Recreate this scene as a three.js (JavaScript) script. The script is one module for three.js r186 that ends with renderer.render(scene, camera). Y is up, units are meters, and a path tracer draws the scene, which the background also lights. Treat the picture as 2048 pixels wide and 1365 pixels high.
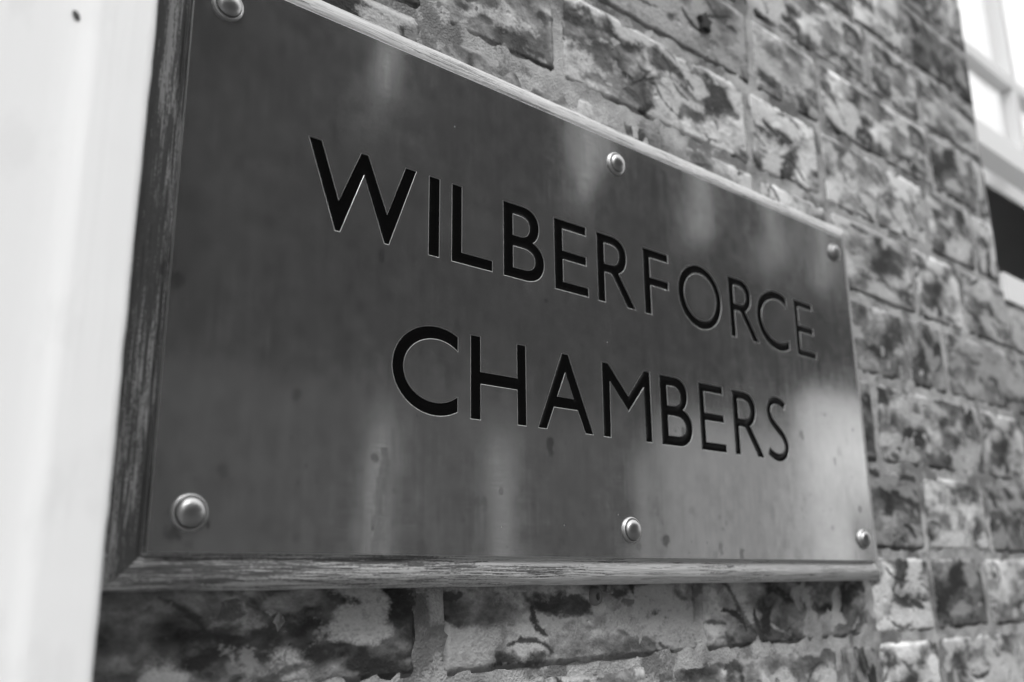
import * as THREE from 'three';
import { mergeGeometries } from 'three/addons/utils/BufferGeometryUtils.js';

// ---------------------------------------------------------------- camera, sky, sun, exposure
const Y0 = 1.6;                                   // height of the plaque's middle above the pavement
const camera = new THREE.PerspectiveCamera(40.45, 1024 / 682, 0.01, 400);
camera.rotation.order = 'YXZ';
camera.position.set(-0.42722, Y0 - 0.14875, 0.38253);
camera.rotation.set(0.25327, -0.71722, -0.01051);
camera.focus = 0.51;
camera.userData.fStop = 5.6;

const scene = new THREE.Scene();
const SKY = 0.95;
{
  const w = 64, h = 32, d = new Float32Array(w * h * 4);
  for (let j = 0; j < h; j++) for (let i = 0; i < w; i++) {
    const e = Math.sin(((j + 0.5) / h - 0.5) * Math.PI);
    const v = SKY * (e > 0 ? (1 + 1.2 * e) / 1.6 : 0.3), o = (j * w + i) * 4;
    d[o] = d[o + 1] = d[o + 2] = v; d[o + 3] = 1;
  }
  const t = new THREE.DataTexture(d, w, h, THREE.RGBAFormat, THREE.FloatType);
  t.mapping = THREE.EquirectangularReflectionMapping; t.magFilter = THREE.LinearFilter; t.minFilter = THREE.LinearFilter; t.needsUpdate = true;
  scene.background = t; scene.environment = t;
}
const sun = new THREE.DirectionalLight(0xffffff, 1.5);
sun.position.set(-4.2, Y0 + 8.5, 6.5);
sun.target.position.set(0, Y0, 0);
sun.castShadow = true; sun.shadow.radius = 75; sun.shadow.mapSize.set(2048, 2048);
Object.assign(sun.shadow.camera, { left: -3, right: 3, top: 3, bottom: -3, near: 1, far: 30 });
scene.add(sun, sun.target);

const renderer = new THREE.WebGLRenderer({ antialias: true });
renderer.toneMapping = THREE.LinearToneMapping;
renderer.toneMappingExposure = 2.25;
renderer.shadowMap.enabled = true;
renderer.setSize(1024, 682);

// ---------------------------------------------------------------- helpers
function rng(seed) { let a = seed >>> 0; return () => { a = (a + 0x6d2b79f5) | 0; let t = Math.imul(a ^ (a >>> 15), 1 | a); t = (t + Math.imul(t ^ (t >>> 7), 61 | t)) ^ t; return ((t ^ (t >>> 14)) >>> 0) / 4294967296; }; }
const LUT = new Float32Array(65536); { const r = rng(77); for (let i = 0; i < 65536; i++) LUT[i] = r(); }
const PM = new Int32Array(1024); { const r = rng(5); for (let i = 0; i < 1024; i++) PM[i] = i; for (let i = 1023; i > 0; i--) { const j = Math.floor(r() * (i + 1)), t = PM[i]; PM[i] = PM[j]; PM[j] = t; } }
function vn(x, y) {                               // value noise 0..1
  const xi = Math.floor(x), yi = Math.floor(y); let fx = x - xi, fy = y - yi;
  fx = fx * fx * (3 - 2 * fx); fy = fy * fy * (3 - 2 * fy);
  const A = PM[xi & 1023], B = PM[(xi + 1) & 1023], y1 = yi + 1;
  const a = LUT[PM[(A + yi) & 1023]], b = LUT[PM[(B + yi) & 1023]], c = LUT[PM[(A + y1) & 1023]], e = LUT[PM[(B + y1) & 1023]];
  const p = a + (b - a) * fx, q = c + (e - c) * fx;
  return p + (q - p) * fy;
}
function fbm(x, y, n) { let s = 0, a = 0.5, t = 0; for (let i = 0; i < n; i++) { s += a * vn(x, y); t += a; a *= 0.5; x = x * 2.03 + 17.3; y = y * 2.03 + 9.1; } return s / t; }
const sm = (a, b, x) => { const t = Math.min(1, Math.max(0, (x - a) / (b - a))); return t * t * (3 - 2 * t); };
const mix = (a, b, t) => a + (b - a) * t;
const clamp01 = (x) => Math.min(1, Math.max(0, x));
const enc = (v) => { v = clamp01(v); return Math.round(255 * (v <= 0.0031308 ? 12.92 * v : 1.055 * Math.pow(v, 1 / 2.4) - 0.055)); };
function tex(w, h, data, srgb) {                  // data: Float32 of w*h (linear); srgb true for colour
  const u = new Uint8Array(w * h * 4);
  for (let i = 0; i < w * h; i++) { const v = srgb ? enc(data[i]) : Math.round(255 * clamp01(data[i])); u[4 * i] = u[4 * i + 1] = u[4 * i + 2] = v; u[4 * i + 3] = 255; }
  const t = new THREE.DataTexture(u, w, h, THREE.RGBAFormat);
  if (srgb) t.colorSpace = THREE.SRGBColorSpace;
  t.magFilter = THREE.LinearFilter; t.minFilter = THREE.LinearMipmapLinearFilter; t.generateMipmaps = true; t.wrapS = t.wrapT = THREE.MirroredRepeatWrapping; t.needsUpdate = true;
  return t;
}
function ftex(w, h, data) {                       // float height map
  const u = new Float32Array(w * h * 4);
  for (let i = 0; i < w * h; i++) { u[4 * i] = u[4 * i + 1] = u[4 * i + 2] = data[i]; u[4 * i + 3] = 1; }
  const t = new THREE.DataTexture(u, w, h, THREE.RGBAFormat, THREE.FloatType);
  t.magFilter = THREE.LinearFilter; t.minFilter = THREE.LinearFilter; t.wrapS = t.wrapT = THREE.MirroredRepeatWrapping; t.needsUpdate = true;
  return t;
}
const G = (v) => new THREE.Color().setRGB(v, v, v);
const std = (v, rough, o = {}) => new THREE.MeshStandardMaterial({ color: G(v), roughness: rough, metalness: 0, ...o });
function mesh(name, geo, mat, parent) { const m = new THREE.Mesh(geo, mat); m.name = name; m.castShadow = m.receiveShadow = true; if (parent) parent.add(m); return m; }
const taken = {};
function thing(name, label, category, pos, group) {
  const g = new THREE.Group(); const k = taken[name] = (taken[name] ?? -1) + 1;
  g.name = k ? name + '_' + String(k).padStart(3, '0') : name;
  g.userData = { label, category }; if (group) g.userData.group = group;
  g.position.set(...pos); scene.add(g); return g;
}
function box(x0, x1, y0, y1, z0, z1) { const g = new THREE.BoxGeometry(x1 - x0, y1 - y0, z1 - z0); g.translate((x0 + x1) / 2, (y0 + y1) / 2, (z0 + z1) / 2); return g; }

// ---------------------------------------------------------------- ground
{
  const n = 512, d = new Float32Array(n * n);
  for (let j = 0; j < n; j++) for (let i = 0; i < n; i++) d[j * n + i] = 0.05 + 0.06 * fbm(i / 40, j / 40, 4) + 0.05 * (LUT[(i * 131 + j * 977) & 65535] - 0.5);
  const t = tex(n, n, d, true); t.repeat.set(40, 40);
  const p = mesh('pavement', new THREE.PlaneGeometry(160, 160).rotateX(-Math.PI / 2), new THREE.MeshStandardMaterial({ map: t, roughness: 0.9 }), scene);
  p.userData = { kind: 'structure', label: 'grey stone pavement in front of the brick wall', category: 'pavement' };
}

// ---------------------------------------------------------------- brick wall
const WZ = -0.0235;                               // mean plane of the brick faces
// brick face atlas: 4 x 10 faces, 512 x 204 pixels each
const AC = 4, AR = 10, CW = 384, CH = 152, AW = 1536, AH = 1520, MM = 0.56;
const alb = new Float32Array(AW * AH), bmp = new Float32Array(AW * AH);
const cellTone = [];
for (let r = 0; r < AR; r++) for (let c = 0; c < AC; c++) {
  const id = r * AC + c, R = rng(1000 + id * 31), ox = R() * 900, oy = R() * 900;
  const pale = R(), dirt = R(), tone = mix(0.19, 0.38, R());
  cellTone.push(tone + 0.12 * pale - 0.1 * dirt);
  const strokes = [], ns = 4 + Math.floor(R() * 9);
  for (let k = 0; k < ns; k++) {                  // folds left by throwing the clay into the mould
    const x = R() * CW, y = R() * CH, a = -0.55 + (R() - 0.5) * 1.3 + (R() < 0.2 ? 1.6 : 0), L = 18 + R() * 62, cv = (R() - 0.5) * 1.6, w = 2.2 + R() * R() * 6.5, pts = [];
    for (let i = 0; i <= 10; i++) { const t = i / 10 - 0.5; const an = a + cv * t; pts.push([x + Math.cos(an) * L * t, y + Math.sin(an) * L * t, w * Math.sqrt(Math.max(0, 1 - 4 * t * t)) + 0.5]); }
    strokes.push([pts, x - L, x + L, y - L, y + L, 0.55 + 0.45 * R()]);
  }
  const pits = []; for (let k = 0; k < 14; k++) pits.push([R() * CW, R() * CH, 1 + R() * R() * 5]);
  for (let j = 0; j < CH; j++) for (let i = 0; i < CW; i++) {
    const x = i * MM, y = j * MM;             // millimetres
    const g1 = vn(x * 1.1 + ox, y * 1.1 + oy), g2 = vn(x * 2.3 + ox, y * 2.3 + oy), g3 = fbm(x * 0.35 + ox, y * 0.35 + oy, 3);
    const wx = 14 * (fbm(x * 0.05 + oy, y * 0.05 + ox, 2) - 0.5), wy = 14 * (fbm(x * 0.05 + ox + 50, y * 0.05 + oy, 2) - 0.5);
    const b1 = fbm((x + wx) * 0.026 + ox, (y + wy) * 0.04 + oy, 4);
    let h = 0.5 + 0.3 * (g3 - 0.5) + 0.14 * (g1 - 0.5);
    const jag = 0.22 * (g3 - 0.5) + 0.1 * (g1 - 0.5), b3 = fbm((x + wy) * 0.11 + oy, (y - wx) * 0.13 + ox + 77, 3);
    let v = tone * Math.exp(4.6 * (b1 - 0.5) + 0.9 * (pale - 0.5) + 1.3 * (b3 - 0.5) + 0.8 * (g3 - 0.5));
    const dm = sm(0.53, 0.72, fbm((x - wy) * 0.034 + oy + 31, (y + wx) * 0.05 + ox, 4) + jag * 0.6 + 0.2 * (dirt - 0.5));
    v *= 1 - 0.86 * dm; h -= 0.12 * dm;
    const lm = sm(0.5, 0.66, fbm((x - wx) * 0.03 + ox + 200, (y - wy) * 0.05 + oy, 3) + 0.6 * jag + 0.12 * (pale - 0.5));
    v = mix(v, 0.58, 0.75 * lm);
    const sp = sm(0.6, 0.72, g3 + 0.25 * (b1 - 0.5)); v = mix(v, 0.05, 0.25 * sp);
    v = Math.min(0.62, Math.max(0.022, v));
    for (const [pts, x0, x1, y0, y1, str] of strokes) {
      if (i < x0 - 12 || i > x1 + 12 || j < y0 - 12 || j > y1 + 12) continue;
      let dmin = 9, side = 0;
      for (let q = 1; q < pts.length; q++) { const [ax, ay, aw] = pts[q - 1], [bx, by, bw] = pts[q], ex = bx - ax, ey = by - ay, tt = clamp01(((i - ax) * ex + (j - ay) * ey) / (ex * ex + ey * ey + 1e-6)); const dd = Math.hypot(i - ax - tt * ex, j - ay - tt * ey) - aw - (bw - aw) * tt - 8 * (g3 - 0.5); if (dd < dmin) { dmin = dd; side = j - ay - tt * ey; } }
      const m = 1 - sm(-2.5, 2.0, dmin); v = mix(v, 0.038, m * str); h -= 0.3 * m * str;
    }
    for (const [px, py, w] of pits) { const dd = Math.hypot(i - px, j - py) - w; if (dd < 3) { const m = 1 - sm(-2, 2, dd + 3 * (g3 - 0.5)); h -= 0.4 * m; } }
    v *= 0.84 + 0.2 * g1 + 0.14 * g2;
    // lime smeared over the arris from the joints
    const ed = Math.min(i, CW - 1 - i, j, CH - 1 - j) * MM;
    const lime = sm(0.62, 0.72, fbm(x * 0.06 + ox + 9, y * 0.06 + oy, 3) + 0.35 * (1 - sm(0, 9, ed)) - 0.12 + jag);
    v = mix(v, 0.26 + 0.12 * g3, 0.6 * lime);
    const o = (r * CH + j) * AW + c * CW + i;
    alb[o] = v; bmp[o] = h;
  }
}
const brickMap = tex(AW, AH, alb, true), brickBump = tex(AW, AH, bmp, false);
const brickMats = [0.52, 0.8, 1, 1.15].map((v) => new THREE.MeshStandardMaterial({ color: G(v), map: brickMap, bumpMap: brickBump, bumpScale: 0.002, roughness: 0.92 }));

function brickGeo(seed, w, h, cell, half) {       // origin at the middle of the face, face at z = 0
  const R = rng(seed), nx = w > 0.15 ? 26 : 14, ny = 10, p = [], uv = [], ix = [], ox = R() * 500, oy = R() * 500;
  const col = cell % AC, row = Math.floor(cell / AC);
  const tilt = (R() - 0.5) * 0.012, tilt2 = (R() - 0.5) * 0.02;
  const ax = (k, n, L) => { const e = 0.0045 / L, t = k / n; return k === 0 ? 0 : k === n ? 1 : e + (1 - 2 * e) * (k - 1) / (n - 2); };
  for (let j = 0; j <= ny; j++) for (let i = 0; i <= nx; i++) {
    const u = ax(i, nx, w), v = ax(j, ny, h); let x = (u - 0.5) * w, y = (v - 0.5) * h;
    const edge = i === 0 || i === nx || j === 0 || j === ny, corner = (i === 0 || i === nx) && (j === 0 || j === ny);
    const n1 = fbm(x * 60 + ox, y * 60 + oy, 3) - 0.5, n2 = fbm(x * 180 + ox, y * 180 + oy, 2) - 0.5;
    let z = 0.0016 * n1 + 0.0008 * n2 + 0.6 * tilt * x + 0.6 * tilt2 * y;
    if (edge) { const a = 0.005 * n1 + 0.004 * n2; if (i === 0) x += Math.abs(a); if (i === nx) x -= Math.abs(a); if (j === 0) y += 0.7 * a; if (j === ny) y -= 0.7 * a; z -= 0.0010 + (corner ? 0.001 : 0); }
    p.push(x, y, z);
    const uu = half ? (half - 1 + u) / 2 : u;
    uv.push((col + 0.01 + 0.98 * uu) * CW / AW, (row + 0.015 + 0.97 * v) * CH / AH);
  }
  for (let j = 0; j < ny; j++) for (let i = 0; i < nx; i++) { const a = j * (nx + 1) + i, b = a + 1, c = a + nx + 1, d = c + 1; ix.push(a, b, d, a, d, c); }
  // sides and back
  const ring = []; for (let i = 0; i <= nx; i++) ring.push(i); for (let j = 1; j <= ny; j++) ring.push(j * (nx + 1) + nx);
  for (let i = nx - 1; i >= 0; i--) ring.push(ny * (nx + 1) + i); for (let j = ny - 1; j > 0; j--) ring.push(j * (nx + 1));
  const b0 = p.length / 3; for (const k of ring) { p.push(p[3 * k], p[3 * k + 1], -0.09); uv.push(uv[2 * k], uv[2 * k + 1]); }
  for (let k = 0; k < ring.length; k++) { const l = (k + 1) % ring.length; ix.push(ring[k], b0 + k, b0 + l, ring[k], b0 + l, ring[l]); }
  const g = new THREE.BufferGeometry();
  g.setAttribute('position', new THREE.Float32BufferAttribute(p, 3)); g.setAttribute('uv', new THREE.Float32BufferAttribute(uv, 2)); g.setIndex(ix); g.computeVertexNormals();
  return g;
}
const stretchers = [], headers = [];
for (let k = 0; k < AC * AR; k++) stretchers.push(brickGeo(5000 + k, 0.215, 0.068, k, 0));
for (let k = 0; k < 30; k++) headers.push(brickGeo(7000 + k, 0.104, 0.068, (k * 7) % 40, 1 + (k & 1)));

const wall = thing('brick_wall', 'old mottled brick wall with pale flush mortar joints behind the plaque', 'wall', [0, Y0, 0]);
const WX1 = 0.692, SILL = 0.163, WXL = -0.42, WXR = 1.92;
{
  const beds = [-0.575, -0.5, -0.424, -0.349, -0.275, -0.199, -0.129, -0.053, 0.026, 0.102, 0.182, 0.261, 0.337, 0.412, 0.488, 0.563, 0.638, 0.713, 0.788, 0.863];
  const known = { 4: [-0.07, 0.04, 0.262, 0.32, 0.43], 5: [-0.358, -0.131, 0.092, 0.317, 0.43], 6: [0.205, 0.43, 0.57], 7: [0.135, 0.36, 0.585], 8: [0.213, 0.438, 0.518], 9: [0.2, 0.313, 0.47], 10: [-0.252, -0.139, -0.027, 0.197, 0.309, 0.519, 0.632], 11: [-0.128, -0.015, 0.209, 0.321, 0.546, 0.66], 12: [-0.03, 0.2, 0.426, 0.538] };
  const R = rng(42);
  // faces chosen by tone where the photograph shows a clearly dark or pale brick: course:index -> 'd' | 'p'
  const by = [...cellTone.keys()].sort((a, b) => cellTone[a] - cellTone[b]);
  const hint = { '5:0': 'd', '5:-1': 'd', '5:1': 'm' };
  for (let c = 0; c < beds.length - 1; c++) {
    const y0 = beds[c] + 0.0034, y1 = beds[c + 1] - 0.0034, xr = y1 < SILL + 0.02 ? WXR : WX1;
    const k0 = known[c] ?? [(c % 2 ? 0.06 : -0.05) + (R() - 0.5) * 0.03];
    const xs = [...k0]; let s = c & 1;
    while (xs[0] > WXL) { xs.unshift(xs[0] - (s ? 0.113 : 0.2255) + (R() - 0.5) * 0.004); s = 1 - s; }
    s = c & 1;
    while (xs[xs.length - 1] < xr - 0.06) { xs.push(xs[xs.length - 1] + (s ? 0.113 : 0.2255) + (R() - 0.5) * 0.004); s = 1 - s; }
    if (xs[xs.length - 1] > xr) { xs.pop(); if (xr - xs[xs.length - 1] < 0.05) xs.pop(); } xs.push(xr + 0.005);
    for (let i = 0; i < xs.length - 1; i++) {
      const joint = c === 5 && i > 0 && Math.abs(xs[i] + 0.131) < 0.001 ? 0.0085 : 0.0036, joint2 = c === 5 && Math.abs(xs[i + 1] + 0.131) < 0.001 ? 0.0085 : 0.0036;
      const a = xs[i] + joint, b = xs[i + 1] - joint2, w = b - a; if (w < 0.02) continue;
      const big = w > 0.155, pool = big ? stretchers : headers;
      let id = Math.floor(R() * pool.length);
      const hk = hint[c + ':' + (i - xs.indexOf(k0[0]))];
      if (big && hk === 'd') id = by[Math.floor(R() * 4)]; if (big && hk === 'm') id = by[20];
      const m = mesh('brick', pool[id], brickMats[Math.floor(R() * brickMats.length)], wall);
      const flip = R() < 0.5;
      m.position.set((a + b) / 2, (y0 + y1) / 2, WZ + (R() - 0.5) * 0.0010);
      m.rotation.z = (flip ? Math.PI : 0) + (R() - 0.5) * 0.012;
      m.scale.set(w / (big ? 0.215 : 0.104), (y1 - y0) / 0.068, 1);
    }
  }
  // mortar
  const n = 1024, md = new Float32Array(n * n), mb = new Float32Array(n * n);
  for (let j = 0; j < n; j++) for (let i = 0; i < n; i++) {   // 0.5 m square
    const x = i * 0.488, y = j * 0.488, g1 = vn(x * 1.9, y * 1.9), g2 = vn(x * 1.0 + 40, y * 1.0), b = fbm(x * 0.03, y * 0.05, 4), b2 = fbm(x * 0.08 + 70, y * 0.08, 3);
    let v = 0.31 + 0.3 * (b - 0.4) + 0.25 * (b2 - 0.5);
    v = mix(v, 0.42, 0.5 * sm(0.6, 0.72, b2 + 0.12 * (g2 - 0.5)));
    v = mix(v, 0.06, 0.7 * sm(0.52, 0.68, fbm(x * 0.05 + 300, y * 0.05, 3) + 0.2 * (g2 - 0.5)));
    const grit = sm(0.82, 0.95, g1); v *= 0.86 + 0.28 * g2 - 0.3 * grit * (LUT[(i * 37 + j * 911) & 65535] > 0.5 ? 1 : -0.6);
    md[j * n + i] = v; mb[j * n + i] = 0.5 + 0.35 * (g1 - 0.5) + 0.4 * (b2 - 0.5) + 0.2 * (g2 - 0.5);
  }
  const mm = tex(n, n, md, true), mbt = tex(n, n, mb, false);
  for (const t of [mm, mbt]) t.repeat.set(2, 2);
  const mat = new THREE.MeshStandardMaterial({ map: mm, bumpMap: mbt, bumpScale: 0.0016, roughness: 0.95 });
  function sheet(x0, x1, y0, y1) {
    const st = 0.0045, nx = Math.round((x1 - x0) / st), ny = Math.round((y1 - y0) / st), g = new THREE.PlaneGeometry(x1 - x0, y1 - y0, nx, ny), p = g.attributes.position, u = g.attributes.uv;
    for (let i = 0; i < p.count; i++) { const x = p.getX(i) + (x0 + x1) / 2, y = p.getY(i) + (y0 + y1) / 2; p.setXYZ(i, x, y, WZ - 0.0009 + 0.0020 * (fbm(x * 40 + 7, y * 40 + 3, 3) - 0.5) + 0.0016 * (vn(x * 160, y * 160) - 0.5)); u.setXY(i, x + 3, y + 3); }
    g.computeVertexNormals(); return g;
  }
  const core = [box(WXL, WX1 - 0.004, -Y0, 0.862, WZ - 0.26, WZ - 0.006), box(WX1 - 0.004, WXR, -Y0, SILL - 0.004, WZ - 0.26, WZ - 0.006)].map((g) => { const p = g.attributes.position, u = g.attributes.uv; for (let i = 0; i < p.count; i++) u.setXY(i, p.getX(i) + p.getZ(i) + 3, p.getY(i) + 3); return g; });
  mesh('mortar', mergeGeometries([sheet(WXL, WX1, -0.575, 0.863), sheet(WX1, WXR, -0.575, SILL), ...core]), mat, wall);
}

// small things fixed in the wall
{
  const g = new THREE.LatheGeometry([[0.0014, -0.004], [0.0016, 0.0006], [0.0022, 0.0016], [0.0034, 0.0014], [0.0042, -0.001], [0.0042, -0.004]].map(([x, y]) => new THREE.Vector2(x, y)), 20).rotateX(Math.PI / 2);
  const t = thing('wall_plug', 'small empty screw plug in the brick just under the plaque', 'wall plug', [-0.0099, Y0 - 0.1583, WZ + 0.003]);
  mesh('collar', g, std(0.16, 0.7), t); t.children[0].scale.set(1, 1.35, 1);
  mesh('bore', new THREE.CircleGeometry(0.0016, 14).translate(0, 0, -0.003), std(0.02, 0.9), t);
  const nl = thing('iron_nail', 'black rusted nail head driven into a pale brick above the plaque', 'nail', [0.1405, Y0 + 0.2975, WZ + 0.003]);
  const s = new THREE.Shape(); for (let k = 0; k < 10; k++) { const a = k / 10 * 6.283 + 0.3, r = k & 1 ? 0.0045 : 0.0075; s[k ? 'lineTo' : 'moveTo'](Math.cos(a) * r, Math.sin(a) * r * 1.1); }
  mesh('head', new THREE.ExtrudeGeometry(s, { depth: 0.003, bevelSize: 0.0008, bevelThickness: 0.0008, bevelSegments: 2 }).translate(0, 0, -0.002), std(0.02, 0.85), nl);
  mesh('shank', new THREE.CylinderGeometry(0.002, 0.002, 0.02, 8).rotateX(Math.PI / 2).translate(0, 0, -0.011), std(0.02, 0.85), nl);
}

// ---------------------------------------------------------------- door surround (white painted pilaster)
{
  const t = thing('door_surround', 'white painted timber door surround with shallow moulding beside the plaque', 'door surround', [0, Y0, 0]);
  const prof = [[-0.3205, -0.032], [-0.3205, 0.0475], [-0.3208, 0.0490], [-0.3219, 0.05], [-0.3235, 0.0503], [-0.340, 0.0503], [-0.3425, 0.0500], [-0.345, 0.0493], [-0.349, 0.0483], [-0.356, 0.0476], [-0.372, 0.0473], [-0.40, 0.0473], [-0.45, 0.0473], [-0.50, 0.0473], [-0.56, 0.0473], [-0.56, -0.032]];
  const y0 = -Y0, y1 = 0.9, ny = 420, p = [], uv = [], ix = [], m = prof.length;
  let acc = [0]; for (let i = 1; i < m; i++) acc.push(acc[i - 1] + Math.hypot(prof[i][0] - prof[i - 1][0], prof[i][1] - prof[i - 1][1]));
  for (let j = 0; j <= ny; j++) { const y = y0 + (y1 - y0) * j / ny;
    for (let i = 0; i < m; i++) { let [x, z] = prof[i]; const wv = (fbm(y * 90, i * 0.7, 3) - 0.5); if (i > 0 && i < 5) { x += 0.0009 * wv; z += 0.0004 * wv; } else if (i < m - 1) z += 0.0002 * (fbm(y * 14, x * 60, 2) - 0.5);
      p.push(x, y, z); uv.push(acc[i] * 2, y * 2 + 4); } }
  for (let j = 0; j < ny; j++) for (let i = 0; i < m - 1; i++) { const a = j * m + i, b = a + 1, c = a + m, d = c + 1; ix.push(a, c, d, a, d, b); }
  const g = new THREE.BufferGeometry(); g.setAttribute('position', new THREE.Float32BufferAttribute(p, 3)); g.setAttribute('uv', new THREE.Float32BufferAttribute(uv, 2)); g.setIndex(ix); g.computeVertexNormals();
  const n = 1024, d = new Float32Array(n * n), b = new Float32Array(n * n), R = rng(9);
  const sp = []; for (let k = 0; k < 60; k++) sp.push([R() * n, R() * n, 0.8 + R() * R() * 3.5, R()]);
  for (let j = 0; j < n; j++) for (let i = 0; i < n; i++) { const f = fbm(i / 26, j / 60, 4), st = fbm(i / 5, j / 120, 3); d[j * n + i] = 0.86 - 0.04 * sm(0.55, 0.75, f) - 0.01 * st; b[j * n + i] = 0.5 + 0.4 * (st - 0.5) + 0.3 * (f - 0.5); }
  for (const [x, y, r, q] of sp) for (let j = -8; j <= 8; j++) for (let i = -8; i <= 8; i++) { const X = Math.floor(x) + i, Y = Math.floor(y) + j; if (X < 0 || Y < 0 || X >= n || Y >= n) continue; const dd = Math.hypot(i * (0.7 + q), j) - r + 2 * (vn(X * 0.7, Y * 0.7) - 0.5); const k = 1 - sm(-1, 1, dd); d[Y * n + X] = mix(d[Y * n + X], q > 0.8 ? 0.08 : 0.5, k * 0.8); }
  mesh('moulding', g, new THREE.MeshStandardMaterial({ map: tex(n, n, d, true), bumpMap: tex(n, n, b, false), bumpScale: 0.0003, roughness: 0.55 }), t);
  mesh('paint_chip', new THREE.CircleGeometry(0.0022, 7).scale(0.6, 1, 1).rotateZ(0.5).translate(-0.3495, 0.0565, 0.0487), std(0.06, 0.9), t);
}

// ---------------------------------------------------------------- plaque
const plaque = thing('name_plaque', 'engraved metal name plaque on a weathered wooden backing board', 'plaque', [0, Y0, 0]);
const PW = 0.289, PH = 0.1364;
// letters, outlines in tenths of a millimetre from the plaque's middle
const S4 = 1e-4;
function poly(pts) { return { out: pts, holes: [] }; }
function pathPts(cmds) { const s = new THREE.Path(); for (const c of cmds) { if (c.length === 2) s.curves.length || s.currentPoint.lengthSq() > 0 || cmds[0] !== c ? s.lineTo(c[0], c[1]) : s.moveTo(c[0], c[1]); else s.bezierCurveTo(...c); } return s.getPoints(9).map((q) => [q.x, q.y]); }
const E_ = (x, st, r1, r2, r3, t, m1, m0, b1, b) => poly([[x, b], [r3, b], [r3, b1], [st, b1], [st, m0], [r2, m0], [r2, m1], [st, m1], [st, t - (b1 - b)], [r1, t - (b1 - b)], [r1, t], [x, t]]);
function ell(cx, cy, rx, ry, a0, a1, n) { const o = []; for (let i = 0; i <= n; i++) { const a = a0 + (a1 - a0) * i / n; o.push([cx + rx * Math.cos(a), cy + ry * Math.sin(a)]); } return o; }
function O_(cx, cy, rx, ry, ix, iy) { return { out: ell(cx, cy, rx, ry, 0, 2 * Math.PI, 64).slice(0, -1), holes: [ell(cx, cy, ix, iy, 0, 2 * Math.PI, 56).slice(0, -1)] }; }
function C_(left, cy) { const cx = left + 275, tx = left + 418, ao = Math.acos((tx - cx) / 275), ai = Math.acos((tx - cx) / 207); return poly([...ell(cx, cy, 275, 238, ao, 2 * Math.PI - ao, 60), ...ell(cx, cy, 207, 171, 2 * Math.PI - ai, ai, 50)]); }
function B_(x, b) { const f = (c) => c.map((q) => q.map((v, i) => v + (i % 2 ? b - 209 : x + 992)));
  return { out: pathPts(f([[-992, 209], [-820, 209], [-735, 209, -673, 258, -673, 338], [-673, 398, -712, 440, -762, 455], [-730, 474, -711, 508, -711, 556], [-711, 624, -760, 667, -840, 667], [-992, 667]])),
    holes: [pathPts(f([[-921, 469], [-870, 469], [-815, 469, -785, 496, -785, 540], [-785, 582, -815, 606, -868, 606], [-921, 606]])), pathPts(f([[-921, 270], [-838, 270], [-778, 270, -744, 294, -744, 338], [-744, 382, -782, 407, -845, 407], [-921, 407]]))] }; }
function R_(x, b) { const f = (c) => c.map((q) => q.map((v, i) => v + (i % 2 ? b - 209 : x + 212)));
  return { out: pathPts(f([[-212, 209], [-147, 209], [-147, 411], [-112, 411], [-92, 411, -80, 408, -70, 394], [58, 209], [137, 209], [-14, 424], [38, 446, 65, 490, 65, 545], [65, 620, 12, 666, -72, 666], [-212, 666]])),
    holes: [pathPts(f([[-147, 466], [-95, 466], [-38, 466, -6, 492, -6, 540], [-6, 584, -38, 610, -92, 610], [-147, 610]]))] }; }
function S_() { const c = new THREE.CatmullRomCurve3([[1776, -247], [1715, -221], [1650, -211], [1588, -234], [1557, -298], [1580, -362], [1650, -420], [1724, -478], [1758, -545], [1733, -608], [1660, -637], [1590, -628], [1522, -596]].map(([x, y]) => new THREE.Vector3(x, y, 0)), false, 'centripetal'), L = [], Q = [], n = 60;
  for (let i = 0; i <= n; i++) { const p = c.getPoint(i / n), t = c.getTangent(i / n), w = 29; L.push([p.x - t.y * w, p.y + t.x * w]); Q.unshift([p.x + t.y * w, p.y - t.x * w]); } return poly([...L, ...Q]); }
const rect = (a, b, c, d) => [[a, c], [b, c], [b, d], [a, d]];
const letters = [
  ['W', poly([[-2262, 666], [-2190, 666], [-2081, 370], [-1958, 667], [-1916, 667], [-1791, 369], [-1680, 667], [-1611, 667], [-1777, 207], [-1804, 207], [-1938, 552], [-2068, 207], [-2096, 207]])],
  ['I', poly(rect(-1524, -1453, 210, 666))], ['L', poly([[-1367, 210], [-1077, 210], [-1077, 273], [-1298, 273], [-1298, 666], [-1367, 666]])],
  ['B', B_(-992, 209)], ['E', E_(-586, -515, -309, -312, -299, 667, 468, 411, 267, 210)], ['R', R_(-212, 208)],
  ['F', poly([[230, 207], [297, 207], [297, 410], [484, 410], [484, 466], [297, 466], [297, 606], [490, 606], [490, 664], [230, 664]])],
  ['O', O_(826, 430, 243, 233, 178, 174)], ['R', R_(1163, 205)], ['C', C_(1500, 424)], ['E', E_(2017, 2078, 2285, 2277, 2293, 647, 445, 389, 246, 194)],
  ['C', C_(-1739, -420)], ['H', poly([[-1233, -649], [-1165, -649], [-1165, -451], [-899, -451], [-899, -649], [-833, -649], [-833, -187], [-899, -187], [-899, -385], [-1165, -385], [-1165, -187], [-1233, -187]])],
  ['A', { out: [[-744, -649], [-676, -649], [-618, -516], [-423, -516], [-363, -649], [-297, -649], [-494, -187], [-545, -187]], holes: [[[-592, -453], [-453, -453], [-520, -296]]] }],
  ['M', poly([[-206, -650], [-142, -650], [-136, -301], [26, -473], [178, -300], [178, -650], [241, -650], [243, -191], [184, -191], [28, -375], [-146, -189], [-203, -189]])],
  ['B', B_(335, -651)], ['E', E_(740, 799, 1013, 1009, 1018, -193, -395, -447, -597, -652)], ['R', R_(1116, -653)], ['S', S_()],
];
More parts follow.
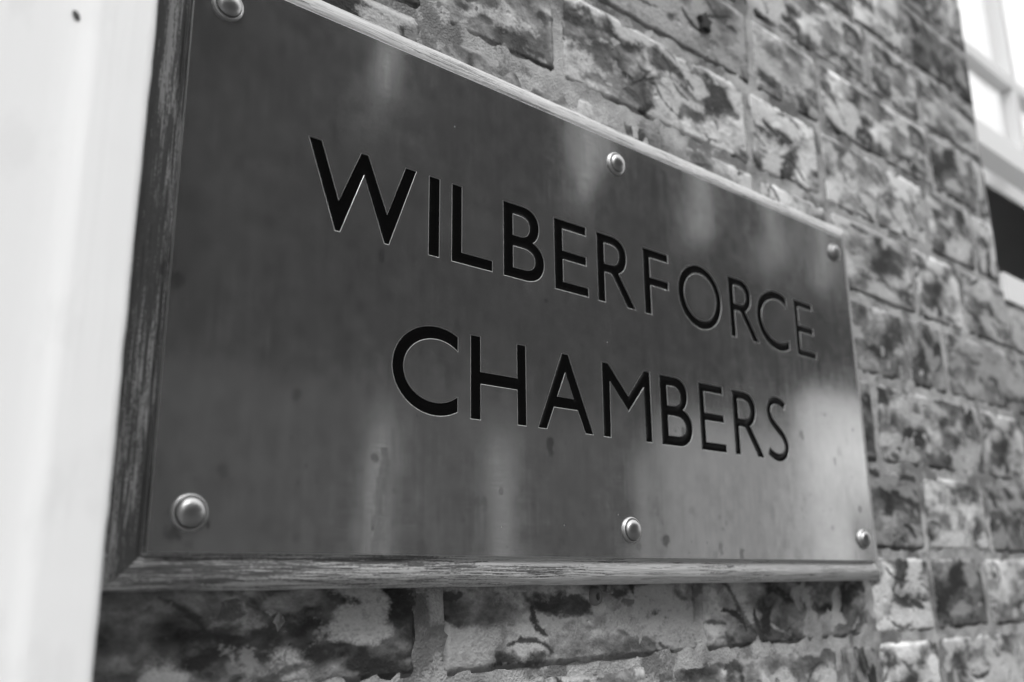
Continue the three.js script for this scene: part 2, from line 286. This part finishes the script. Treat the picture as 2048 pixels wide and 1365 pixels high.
const area = (p) => p.reduce((s, a, i) => { const b = p[(i + 1) % p.length]; return s + a[0] * b[1] - b[0] * a[1]; }, 0);
const orient = (p, ccw) => { const q = p.filter((a, i) => { const b = p[(i + 1) % p.length]; return Math.hypot(a[0] - b[0], a[1] - b[1]) > 0.5; }); return (area(q) > 0) === ccw ? q : q.reverse(); };
const V2 = (p) => p.map(([x, y]) => new THREE.Vector2(x * S4, y * S4));
// plate material
const plateMat = (() => {
  const w = 2048, h = 1024, d = new Float32Array(w * h), ro = new Float32Array(w * h), R = rng(21), sx = w / 0.6, sy = h / 0.3;
  for (let j = 0; j < h; j++) for (let i = 0; i < w; i++) {
    const x = i / sx * 1000, y = j / sy * 1000;
    const c = fbm(x * 0.03, y * 0.02, 4), m = fbm(x * 0.16, y * 0.12, 4), st = fbm(x * 0.5, y * 0.03, 3), hg = fbm(x * 0.1, y * 1.4, 2), g = LUT[(i * 7919 + j * 104729) & 65535];
    d[j * w + i] = 0.54 + 0.12 * (c - 0.5) + 0.16 * (m - 0.5) + 0.06 * (st - 0.5) + 0.02 * (hg - 0.5);
    ro[j * w + i] = 0.11 + 0.03 * (c - 0.5) + 0.04 * (m - 0.5) + 0.03 * (st - 0.5) + 0.03 * (hg - 0.5);
  }
  for (let k = 0; k < 240; k++) {                 // tarnish spots, some with a short run below
    const x = R() * w, y = R() * R() * h, r = 2 + R() * R() * R() * 20, q = 0.1 + 0.42 * R() * R(), tail = R() < 0.3 ? 1 + 2.5 * R() : 1;
    for (let j = -60; j <= 40; j++) for (let i = -30; i <= 30; i++) { const X = Math.floor(x) + i, Y = Math.floor(y) + j; if (X < 0 || Y < 0 || X >= w || Y >= h) continue; const dd = Math.hypot(i, j / (j < 0 ? tail : 1)) / r + 0.9 * (fbm(X * 0.12, Y * 0.12, 2) - 0.5); const m = (1 - sm(0.5, 1.15, dd)) * q; d[Y * w + X] *= 1 - m; ro[Y * w + X] += 0.12 * m; }
  }
  for (let k = 0; k < 9; k++) { const X = Math.floor(R() * w), Y = Math.floor(R() * h); for (let q = 0; q < 3; q++) { const o = Math.min(h - 1, Y + q) * w + X; d[o] = 0.8; ro[o] = 0.7; } }
  // two paler, rougher runs near the bottom, ragged and grainy
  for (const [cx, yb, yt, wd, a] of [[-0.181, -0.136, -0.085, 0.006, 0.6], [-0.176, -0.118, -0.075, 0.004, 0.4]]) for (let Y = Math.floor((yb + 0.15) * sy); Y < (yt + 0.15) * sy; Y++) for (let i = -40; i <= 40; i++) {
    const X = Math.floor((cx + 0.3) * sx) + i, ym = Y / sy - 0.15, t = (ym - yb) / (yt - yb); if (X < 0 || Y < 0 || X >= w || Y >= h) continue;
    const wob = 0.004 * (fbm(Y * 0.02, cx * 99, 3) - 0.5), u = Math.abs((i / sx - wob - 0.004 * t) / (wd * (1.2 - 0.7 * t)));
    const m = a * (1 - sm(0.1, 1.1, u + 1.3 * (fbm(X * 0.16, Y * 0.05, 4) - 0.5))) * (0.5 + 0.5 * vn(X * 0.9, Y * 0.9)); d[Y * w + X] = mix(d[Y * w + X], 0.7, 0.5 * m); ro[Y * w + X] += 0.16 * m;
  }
  const fw = 256, fh = 128, f = new Float32Array(fw * fh); for (let j = 0; j < fh; j++) for (let i = 0; i < fw; i++) { const x = i / fw * 600, y = j / fh * 300; f[j * fw + i] = fbm(x * 0.012 + 5, y * 0.012 + 2, 2) * 0.85 + 0.03 * fbm(x * 0.08, y * 0.05, 2); }
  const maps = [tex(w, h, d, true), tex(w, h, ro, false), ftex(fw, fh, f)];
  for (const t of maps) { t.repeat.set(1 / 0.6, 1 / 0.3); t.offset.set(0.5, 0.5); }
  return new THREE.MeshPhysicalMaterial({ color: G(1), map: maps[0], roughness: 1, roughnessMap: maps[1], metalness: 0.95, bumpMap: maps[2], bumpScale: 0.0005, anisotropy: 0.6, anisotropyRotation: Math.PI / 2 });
})();
let plate;
{
  const s = new THREE.Shape(V2(rect(-PW / S4, PW / S4, -PH / S4, PH / S4)));
  for (const [, L] of letters) s.holes.push(new THREE.Path(V2(orient(L.out, false))));
  const opt0 = { depth: 0.0012, bevelEnabled: true, bevelSize: 0.0002, bevelThickness: 0.0002, bevelOffset: 0, bevelSegments: 2, steps: 1 };
  const parts = [new THREE.ExtrudeGeometry(s, { ...opt0, bevelOffset: -0.0002 })];
  for (const [, L] of letters) for (const hl of L.holes) parts.push(new THREE.ExtrudeGeometry(new THREE.Shape(V2(orient(hl, true))), { ...opt0, bevelOffset: -0.0004 }));
  // caps (front and back) carry the brushed face; walls and bevels are cut metal
  const pick = (k) => { const g = mergeGeometries(parts.map((q) => { const o = new THREE.BufferGeometry(), gr = q.groups.filter((e) => e.materialIndex === k); for (const n of ['position', 'normal', 'uv']) { const at = q.attributes[n], l = []; for (const e of gr) for (let i = e.start * at.itemSize; i < (e.start + e.count) * at.itemSize; i++) l.push(at.array[i]); o.setAttribute(n, new THREE.Float32BufferAttribute(l, at.itemSize)); } return o; })); g.translate(0, 0, -0.0014); const p = g.attributes.position, u = g.attributes.uv; for (let i = 0; i < p.count; i++) u.setXY(i, p.getX(i), p.getY(i)); return g; };
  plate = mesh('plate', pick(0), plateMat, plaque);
  mesh('cut_edge', pick(1), new THREE.MeshPhysicalMaterial({ color: G(0.6), roughness: 0.35, metalness: 1 }), plate);
  // enamel filling of each letter: a shallow trough, deepest along the stroke's middle
  const enamel = new THREE.MeshPhysicalMaterial({ color: G(0.003), roughness: 0.16, metalness: 0, ior: 1.35, specularIntensity: 0.4 });
  for (const [ch, L] of letters) {
    const loops = [L.out, ...L.holes], xs = L.out.map((q) => q[0]), ys = L.out.map((q) => q[1]), st = 6.5, x0 = Math.min(...xs) - 8, x1 = Math.max(...xs) + 8, y0 = Math.min(...ys) - 8, y1 = Math.max(...ys) + 8;
    const nx = Math.ceil((x1 - x0) / st), ny = Math.ceil((y1 - y0) / st), idm = new Map(), pos = [], ix = [];
    const sdf = (x, y) => { let d2 = 1e9, ins = false; for (const lp of loops) for (let i = 0, k = lp.length - 1; i < lp.length; k = i++) { const [ax, ay] = lp[k], [bx, by] = lp[i]; if ((ay > y) !== (by > y) && x < (bx - ax) * (y - ay) / (by - ay) + ax) ins = !ins; const ex = bx - ax, ey = by - ay, t = clamp01(((x - ax) * ex + (y - ay) * ey) / (ex * ex + ey * ey || 1)), dx = x - ax - t * ex, dy = y - ay - t * ey; d2 = Math.min(d2, dx * dx + dy * dy); } return (ins ? 1 : -1) * Math.sqrt(d2); };
    const f = new Float32Array((nx + 1) * (ny + 1)); for (let j = 0; j <= ny; j++) for (let i = 0; i <= nx; i++) f[j * (nx + 1) + i] = sdf(x0 + i * st, y0 + j * st);
    const vert = (i, j) => { const k = j * (nx + 1) + i; if (!idm.has(k)) { idm.set(k, pos.length / 3); const t = clamp01((f[k] + 5) / 38), w = vn((x0 + i * st) * 0.02, (y0 + j * st) * 0.02) - 0.5; pos.push((x0 + i * st) * S4, (y0 + j * st) * S4, -0.00014 - 0.0005 * (1 - (1 - t) ** 2) + 0.00008 * w); } return idm.get(k); };
    for (let j = 0; j < ny; j++) for (let i = 0; i < nx; i++) { const m = Math.max(f[j * (nx + 1) + i], f[j * (nx + 1) + i + 1], f[(j + 1) * (nx + 1) + i], f[(j + 1) * (nx + 1) + i + 1]); if (m < -4) continue; const a = vert(i, j), b = vert(i + 1, j), c = vert(i, j + 1), d = vert(i + 1, j + 1); ix.push(a, b, d, a, d, c); }
    const e = new THREE.BufferGeometry(); e.setAttribute('position', new THREE.Float32BufferAttribute(pos, 3)); e.setIndex(ix); e.computeVertexNormals();
    mesh('letter', e, enamel, plate).userData.label = 'black enamelled capital letter ' + ch;
  }
}
// domed screws in cup washers
{
  const brass = new THREE.MeshPhysicalMaterial({ color: G(0.33), roughness: 0.34, metalness: 1 }), brass2 = new THREE.MeshPhysicalMaterial({ color: G(0.45), roughness: 0.4, metalness: 1 });
  const dull = new THREE.MeshPhysicalMaterial({ color: G(0.28), roughness: 0.5, metalness: 0.95 });  // darker, rougher metal for the upper right screw and its washer
  const dome = [], rim = [];
  for (let i = 0; i <= 14; i++) { const a = i / 14 * Math.PI / 2; dome.push(new THREE.Vector2(0.0063 * Math.cos(a) + 1e-5 * (i < 14), 0.0012 + 0.0036 * Math.sin(a))); }
  dome.unshift(new THREE.Vector2(0.0063, 0)); dome[dome.length - 1].x = 0;
  for (const [x, y] of [[0.0078, -0.0002], [0.0078, 0.0006], [0.0075, 0.0013], [0.0071, 0.0016], [0.0067, 0.0015], [0.0064, 0.0012], [0.0062, 0.0008]]) rim.push(new THREE.Vector2(x, y));
  const dg = new THREE.LatheGeometry(dome, 40).rotateX(Math.PI / 2), rg = new THREE.LatheGeometry(rim, 40).rotateX(Math.PI / 2);
  for (const sx of [-1, 0, 1]) for (const sy of [-1, 1]) { const old = sx === 1 && sy === 1, m = mesh('screw', dg, old ? dull : brass, plaque); if (old) m.userData.label = 'darker rougher screw'; m.position.set(sx * 0.2726, sy * 0.12, 0.0002); mesh('cup_washer', rg, old ? dull : brass2, m); }
}
// wooden backing board: four moulded rails round a panel
{
  const MG = 0.0152, T = 0.0222;
  // profile: [outward from the plate's edge, z]
  const prof = [[-0.004, -0.0022], [0.0004, -0.0022], [0.001, -0.0026], [0.0014, -0.0034], [0.002, -0.003], [0.0032, -0.0024]];
  for (let i = 0; i <= 14; i++) { const t = i / 14, o = 0.0042 + (MG - 0.0042) * Math.sin(t * Math.PI / 2); prof.push([o, -0.0023 - 0.0088 * (1 - Math.pow(Math.cos(t * Math.PI / 2), 0.9))]); }
  prof.push([MG, -0.0135], [MG - 0.0002, -T]);
  const pa = [0]; for (let i = 1; i < prof.length; i++) pa.push(pa[i - 1] + Math.hypot(prof[i][0] - prof[i - 1][0], prof[i][1] - prof[i - 1][1]));
  function woodMat(seed, bias, slope, pal, dk) {  // bias: how much old varnish is left
    const w = 2048, h = 128, d = new Float32Array(w * h), b = new Float32Array(w * h), ro = new Float32Array(w * h), ox = seed * 37.7;
    for (let j = 0; j < h; j++) for (let i = 0; i < w; i++) {
      const x = i / w * 620, y = j / h * 34;      // millimetres
      const wob = 1.4 * (fbm(x * 0.012 + ox, y * 0.1, 2) - 0.5);
      const gr = fbm(x * 0.02 + ox, (y + wob) * 1.6, 3), fi = fbm(x * 0.07 + ox, (y + wob) * 4.2 + 90, 3), bl = fbm(x * 0.012 + ox + 40, y * 0.16 + 11, 3), bl2 = fbm(x * 0.05 + ox, y * 0.9, 3), sp = vn(x * 0.9, y * 2.2);
      let v = pal * (0.62 + 0.5 * gr + 0.3 * fi);
      const crack = 0.55 * sm(0.62, 0.7, fi) * sm(0.4, 0.6, gr) + 0.5 * sm(0.68, 0.74, gr); v *= 1 - crack;
      const lv = bias + slope * (x / 620 - 0.5);
      const va = sm(0.42, 0.58, bl * 0.5 + bl2 * 0.25 + 0.25 * fi + 0.14 * (sp - 0.5) + 0.22 * (fi - 0.5) + lv);
      v = mix(v, dk * (0.6 + 0.5 * fi + 0.3 * sp), 0.9 * va);
      d[j * w + i] = v; b[j * w + i] = 0.45 + 0.35 * (fi - 0.5) + 0.3 * (gr - 0.5) - 0.3 * crack + 0.1 * va; ro[j * w + i] = mix(0.85, 0.45, va);
    }
    const m = [tex(w, h, d, true), tex(w, h, b, false), tex(w, h, ro, false)]; for (const t of m) t.repeat.set(1 / 0.62, 1 / 0.034);
    return new THREE.MeshStandardMaterial({ map: m[0], bumpMap: m[1], bumpScale: 0.0009, roughness: 1, roughnessMap: m[2] });
  }
  function rail(len, mat, turn, ox, oy, seed) {   // runs along local x, outward is local +y
    const n = 90, p = [], uv = [], ix = [], m = prof.length;
    for (let i = 0; i <= n; i++) for (let k = 0; k < m; k++) { const [o, z] = prof[k], half = len / 2 + o - 0.0001, x = -half + 2 * half * i / n, q = k > 5 && k < m - 1 ? 1 : 0; const w = q * (fbm(x * 30 + seed, k * 0.35, 3) - 0.5); p.push(x, o + 0.0006 * w, z + 0.0007 * w); uv.push(x + 0.31, pa[k]); }
    for (let i = 0; i < n; i++) for (let k = 0; k < m - 1; k++) { const a = i * m + k, b = a + 1, c = a + m, d = c + 1; ix.push(a, d, b, a, c, d); }
    const g = new THREE.BufferGeometry(); g.setAttribute('position', new THREE.Float32BufferAttribute(p, 3)); g.setAttribute('uv', new THREE.Float32BufferAttribute(uv, 2)); g.setIndex(ix.reverse()); g.computeVertexNormals();
    g.rotateZ(turn); g.translate(ox, oy, 0); return g;
  }
  mesh('top_rail', rail(2 * PW, woodMat(1, -0.17, 0, 0.5, 0.14), 0, 0, PH, 1), woodMat(1, -0.17, 0, 0.5, 0.14), plaque);
  // local +x of the bottom rail points to the left once turned
  mesh('bottom_rail', rail(2 * PW, null, Math.PI, 0, -PH, 2), woodMat(2, -0.13, 0.24, 0.58, 0.08), plaque);
  mesh('side_rail', rail(2 * PH, woodMat(3, 0.055, 0, 0.34, 0.035), Math.PI / 2, -PW, 0, 3), woodMat(3, 0.055, 0, 0.34, 0.035), plaque).userData.label = 'side rail with dark old varnish';
  mesh('side_rail', rail(2 * PH, null, -Math.PI / 2, PW, 0, 4), woodMat(4, -0.08, 0, 0.34, 0.08), plaque);
  mesh('backing_panel', box(-PW + 0.002, PW - 0.002, -PH + 0.002, PH - 0.002, -T, -0.0024), std(0.1, 0.8), plaque);
}

// ---------------------------------------------------------------- sash window beyond the wall's edge
{
  const t = thing('sash_window', 'white sash window in the brick opening past the plaque, lower half dark', 'window', [0, Y0, 0]);
  const white = std(0.8, 0.5), x0 = WX1 + 0.004, x1 = WXR - 0.15, zf = -0.115, F = 0.055;
  mesh('sill', box(x0, x1 - 0.001, SILL + 0.002, SILL + 0.036, -0.2, WZ + 0.004), std(0.78, 0.6), t);
  const fr = (a, b, c, d, z, w, dep) => mergeGeometries([box(a, b, c, c + w, z - dep, z), box(a, b, d - w, d, z - dep, z), box(a, a + w, c + w, d - w, z - dep, z), box(b - w, b, c + w, d - w, z - dep, z)]);
  mesh('frame', fr(x0, x1, SILL + 0.037, 1.35, zf + 0.004, 0.05, 0.08), white, t);
  const us = mesh('upper_sash', fr(x0 + 0.052, x1 - 0.052, 0.49, 1.29, zf - 0.004, 0.04, 0.035), white, t);
  mesh('glazing_bar', box(x0 + 0.093, x1 - 0.093, 0.652, 0.672, zf - 0.03, zf - 0.008), std(0.76, 0.6), us);
  mesh('glazing_bar', box(1.148, 1.168, 0.531, 0.651, zf - 0.03, zf - 0.008), std(0.76, 0.6), us);
  mesh('glazing_bar', box(1.148, 1.168, 0.673, 1.249, zf - 0.03, zf - 0.008), std(0.76, 0.6), us);
  const glass = new THREE.MeshPhysicalMaterial({ color: G(1), roughness: 0.03, transmission: 1, thickness: 0, ior: 1.5 });
  mesh('pane', box(x0 + 0.092, x1 - 0.092, 0.53, 1.25, zf - 0.024, zf - 0.020), glass, us);
  mesh('blind', box(x0 + 0.06, x1 - 0.06, 0.50, 1.3, zf - 0.075, zf - 0.07), std(0.85, 0.9), t);
  // the lower half stands open to the unlit room behind
  const room = mesh('room', mergeGeometries([box(0.3, 2.1, -0.8, 1.6, -0.95, -0.85), box(0.2, 0.3, -0.8, 1.6, -2.2, -0.285), box(2.1, 2.2, -0.8, 1.6, -2.2, -0.285), box(0.2, 2.2, -0.9, -0.8, -2.3, -0.285), box(0.2, 2.2, 1.6, 1.7, -2.3, -0.285),
    box(0.3, x0, -0.8, 1.6, -0.31, -0.286), box(x1, 2.1, -0.8, 1.6, -0.31, -0.286), box(x0, x1, -0.8, SILL, -0.31, -0.286), box(x0, x1, 1.35, 1.6, -0.31, -0.286)]), std(0.75, 0.9), t); room.userData.label = 'unlit room behind the open lower half';
  mesh('lintel', box(WX1 - 0.1, WXR, 1.352, 1.5, -0.28, -0.03), std(0.4, 0.9), t);
  mesh('pier', box(x1 + 0.001, WXR, SILL + 0.037, 1.35, -0.28, -0.03), std(0.2, 0.9), t);
  mesh('pier', box(WX1 - 0.1, WX1 + 0.003, 0.864, 1.35, -0.28, -0.03), std(0.2, 0.9), t);
}

// ---------------------------------------------------------------- houses across the street, seen only as reflections in the plate
{
  const D = 12, CY = Y0 - 0.14875, px = (X) => (X + 0.427) / 0.3825 * D - 0.427, py = (Y) => CY + (Y + 0.14875) / 0.3825 * D;
  const zf = D - 0.3825;
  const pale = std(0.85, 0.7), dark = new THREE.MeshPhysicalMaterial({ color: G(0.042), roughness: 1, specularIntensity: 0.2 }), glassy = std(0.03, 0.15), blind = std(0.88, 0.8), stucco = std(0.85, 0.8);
  function house(name, label, x0, x1, top, wallMat) { const t = thing(name, label, 'house', [0, 0, 0]); mesh('wall', box(x0, x1, 0, top, zf, zf + 3), wallMat, t); mesh('cornice', box(x0, x1, top, top + 0.3, zf - 0.25, zf + 3), pale, t); return t; }
  const split = px(0.19), mid = px(0.03);
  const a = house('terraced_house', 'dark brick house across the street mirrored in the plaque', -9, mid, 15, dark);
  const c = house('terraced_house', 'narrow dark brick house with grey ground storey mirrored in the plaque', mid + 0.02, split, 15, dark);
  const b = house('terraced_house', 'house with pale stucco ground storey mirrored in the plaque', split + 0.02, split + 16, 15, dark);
  const win = (t, X, Y, w, h) => { const x = px(X), y = py(Y); mesh('window', box(x - w / 2, x + w / 2, y, y + h, zf - 0.06, zf + 0.05), pale, t); mesh('blind', box(x - w / 2 + 0.06, x + w / 2 - 0.06, y + 0.06, y + h - 0.06, zf - 0.08, zf - 0.061), blind, t.children[t.children.length - 1]); };
  win(a, -0.182, 0.105, 0.22, 1.2); win(a, -0.026, 0.09, 0.34, 2.6); for (const X of [0.090, 0.181]) win(c, X, 0.088, 0.42, 2.6);
  for (const X of [0.256, 0.33]) win(b, X, 0.085, 0.5, 2.6);
  for (const X of [-0.183, -0.11, 0.006]) mesh('pilaster', box(px(X) - 0.12, px(X) + 0.12, 0.01, py(-0.075), zf - 0.3, zf - 0.101), std(0.5, 0.8), a);
  mesh('ground_storey', box(split + 0.02, split + 16, 0.02, py(-0.012), zf - 0.2, zf - 0.001), stucco, b);
  mesh('fascia', box(px(0.235), px(0.34), py(-0.092), py(-0.066), zf - 0.5, zf - 0.21), std(0.9, 0.6), b);
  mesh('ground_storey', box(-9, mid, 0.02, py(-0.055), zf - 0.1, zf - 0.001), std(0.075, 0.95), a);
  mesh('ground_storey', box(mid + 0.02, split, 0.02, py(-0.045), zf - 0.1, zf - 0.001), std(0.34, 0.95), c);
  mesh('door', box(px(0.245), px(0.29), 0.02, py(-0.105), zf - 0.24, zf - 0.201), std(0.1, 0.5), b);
}
scene.updateMatrixWorld(true);
renderer.render(scene, camera);
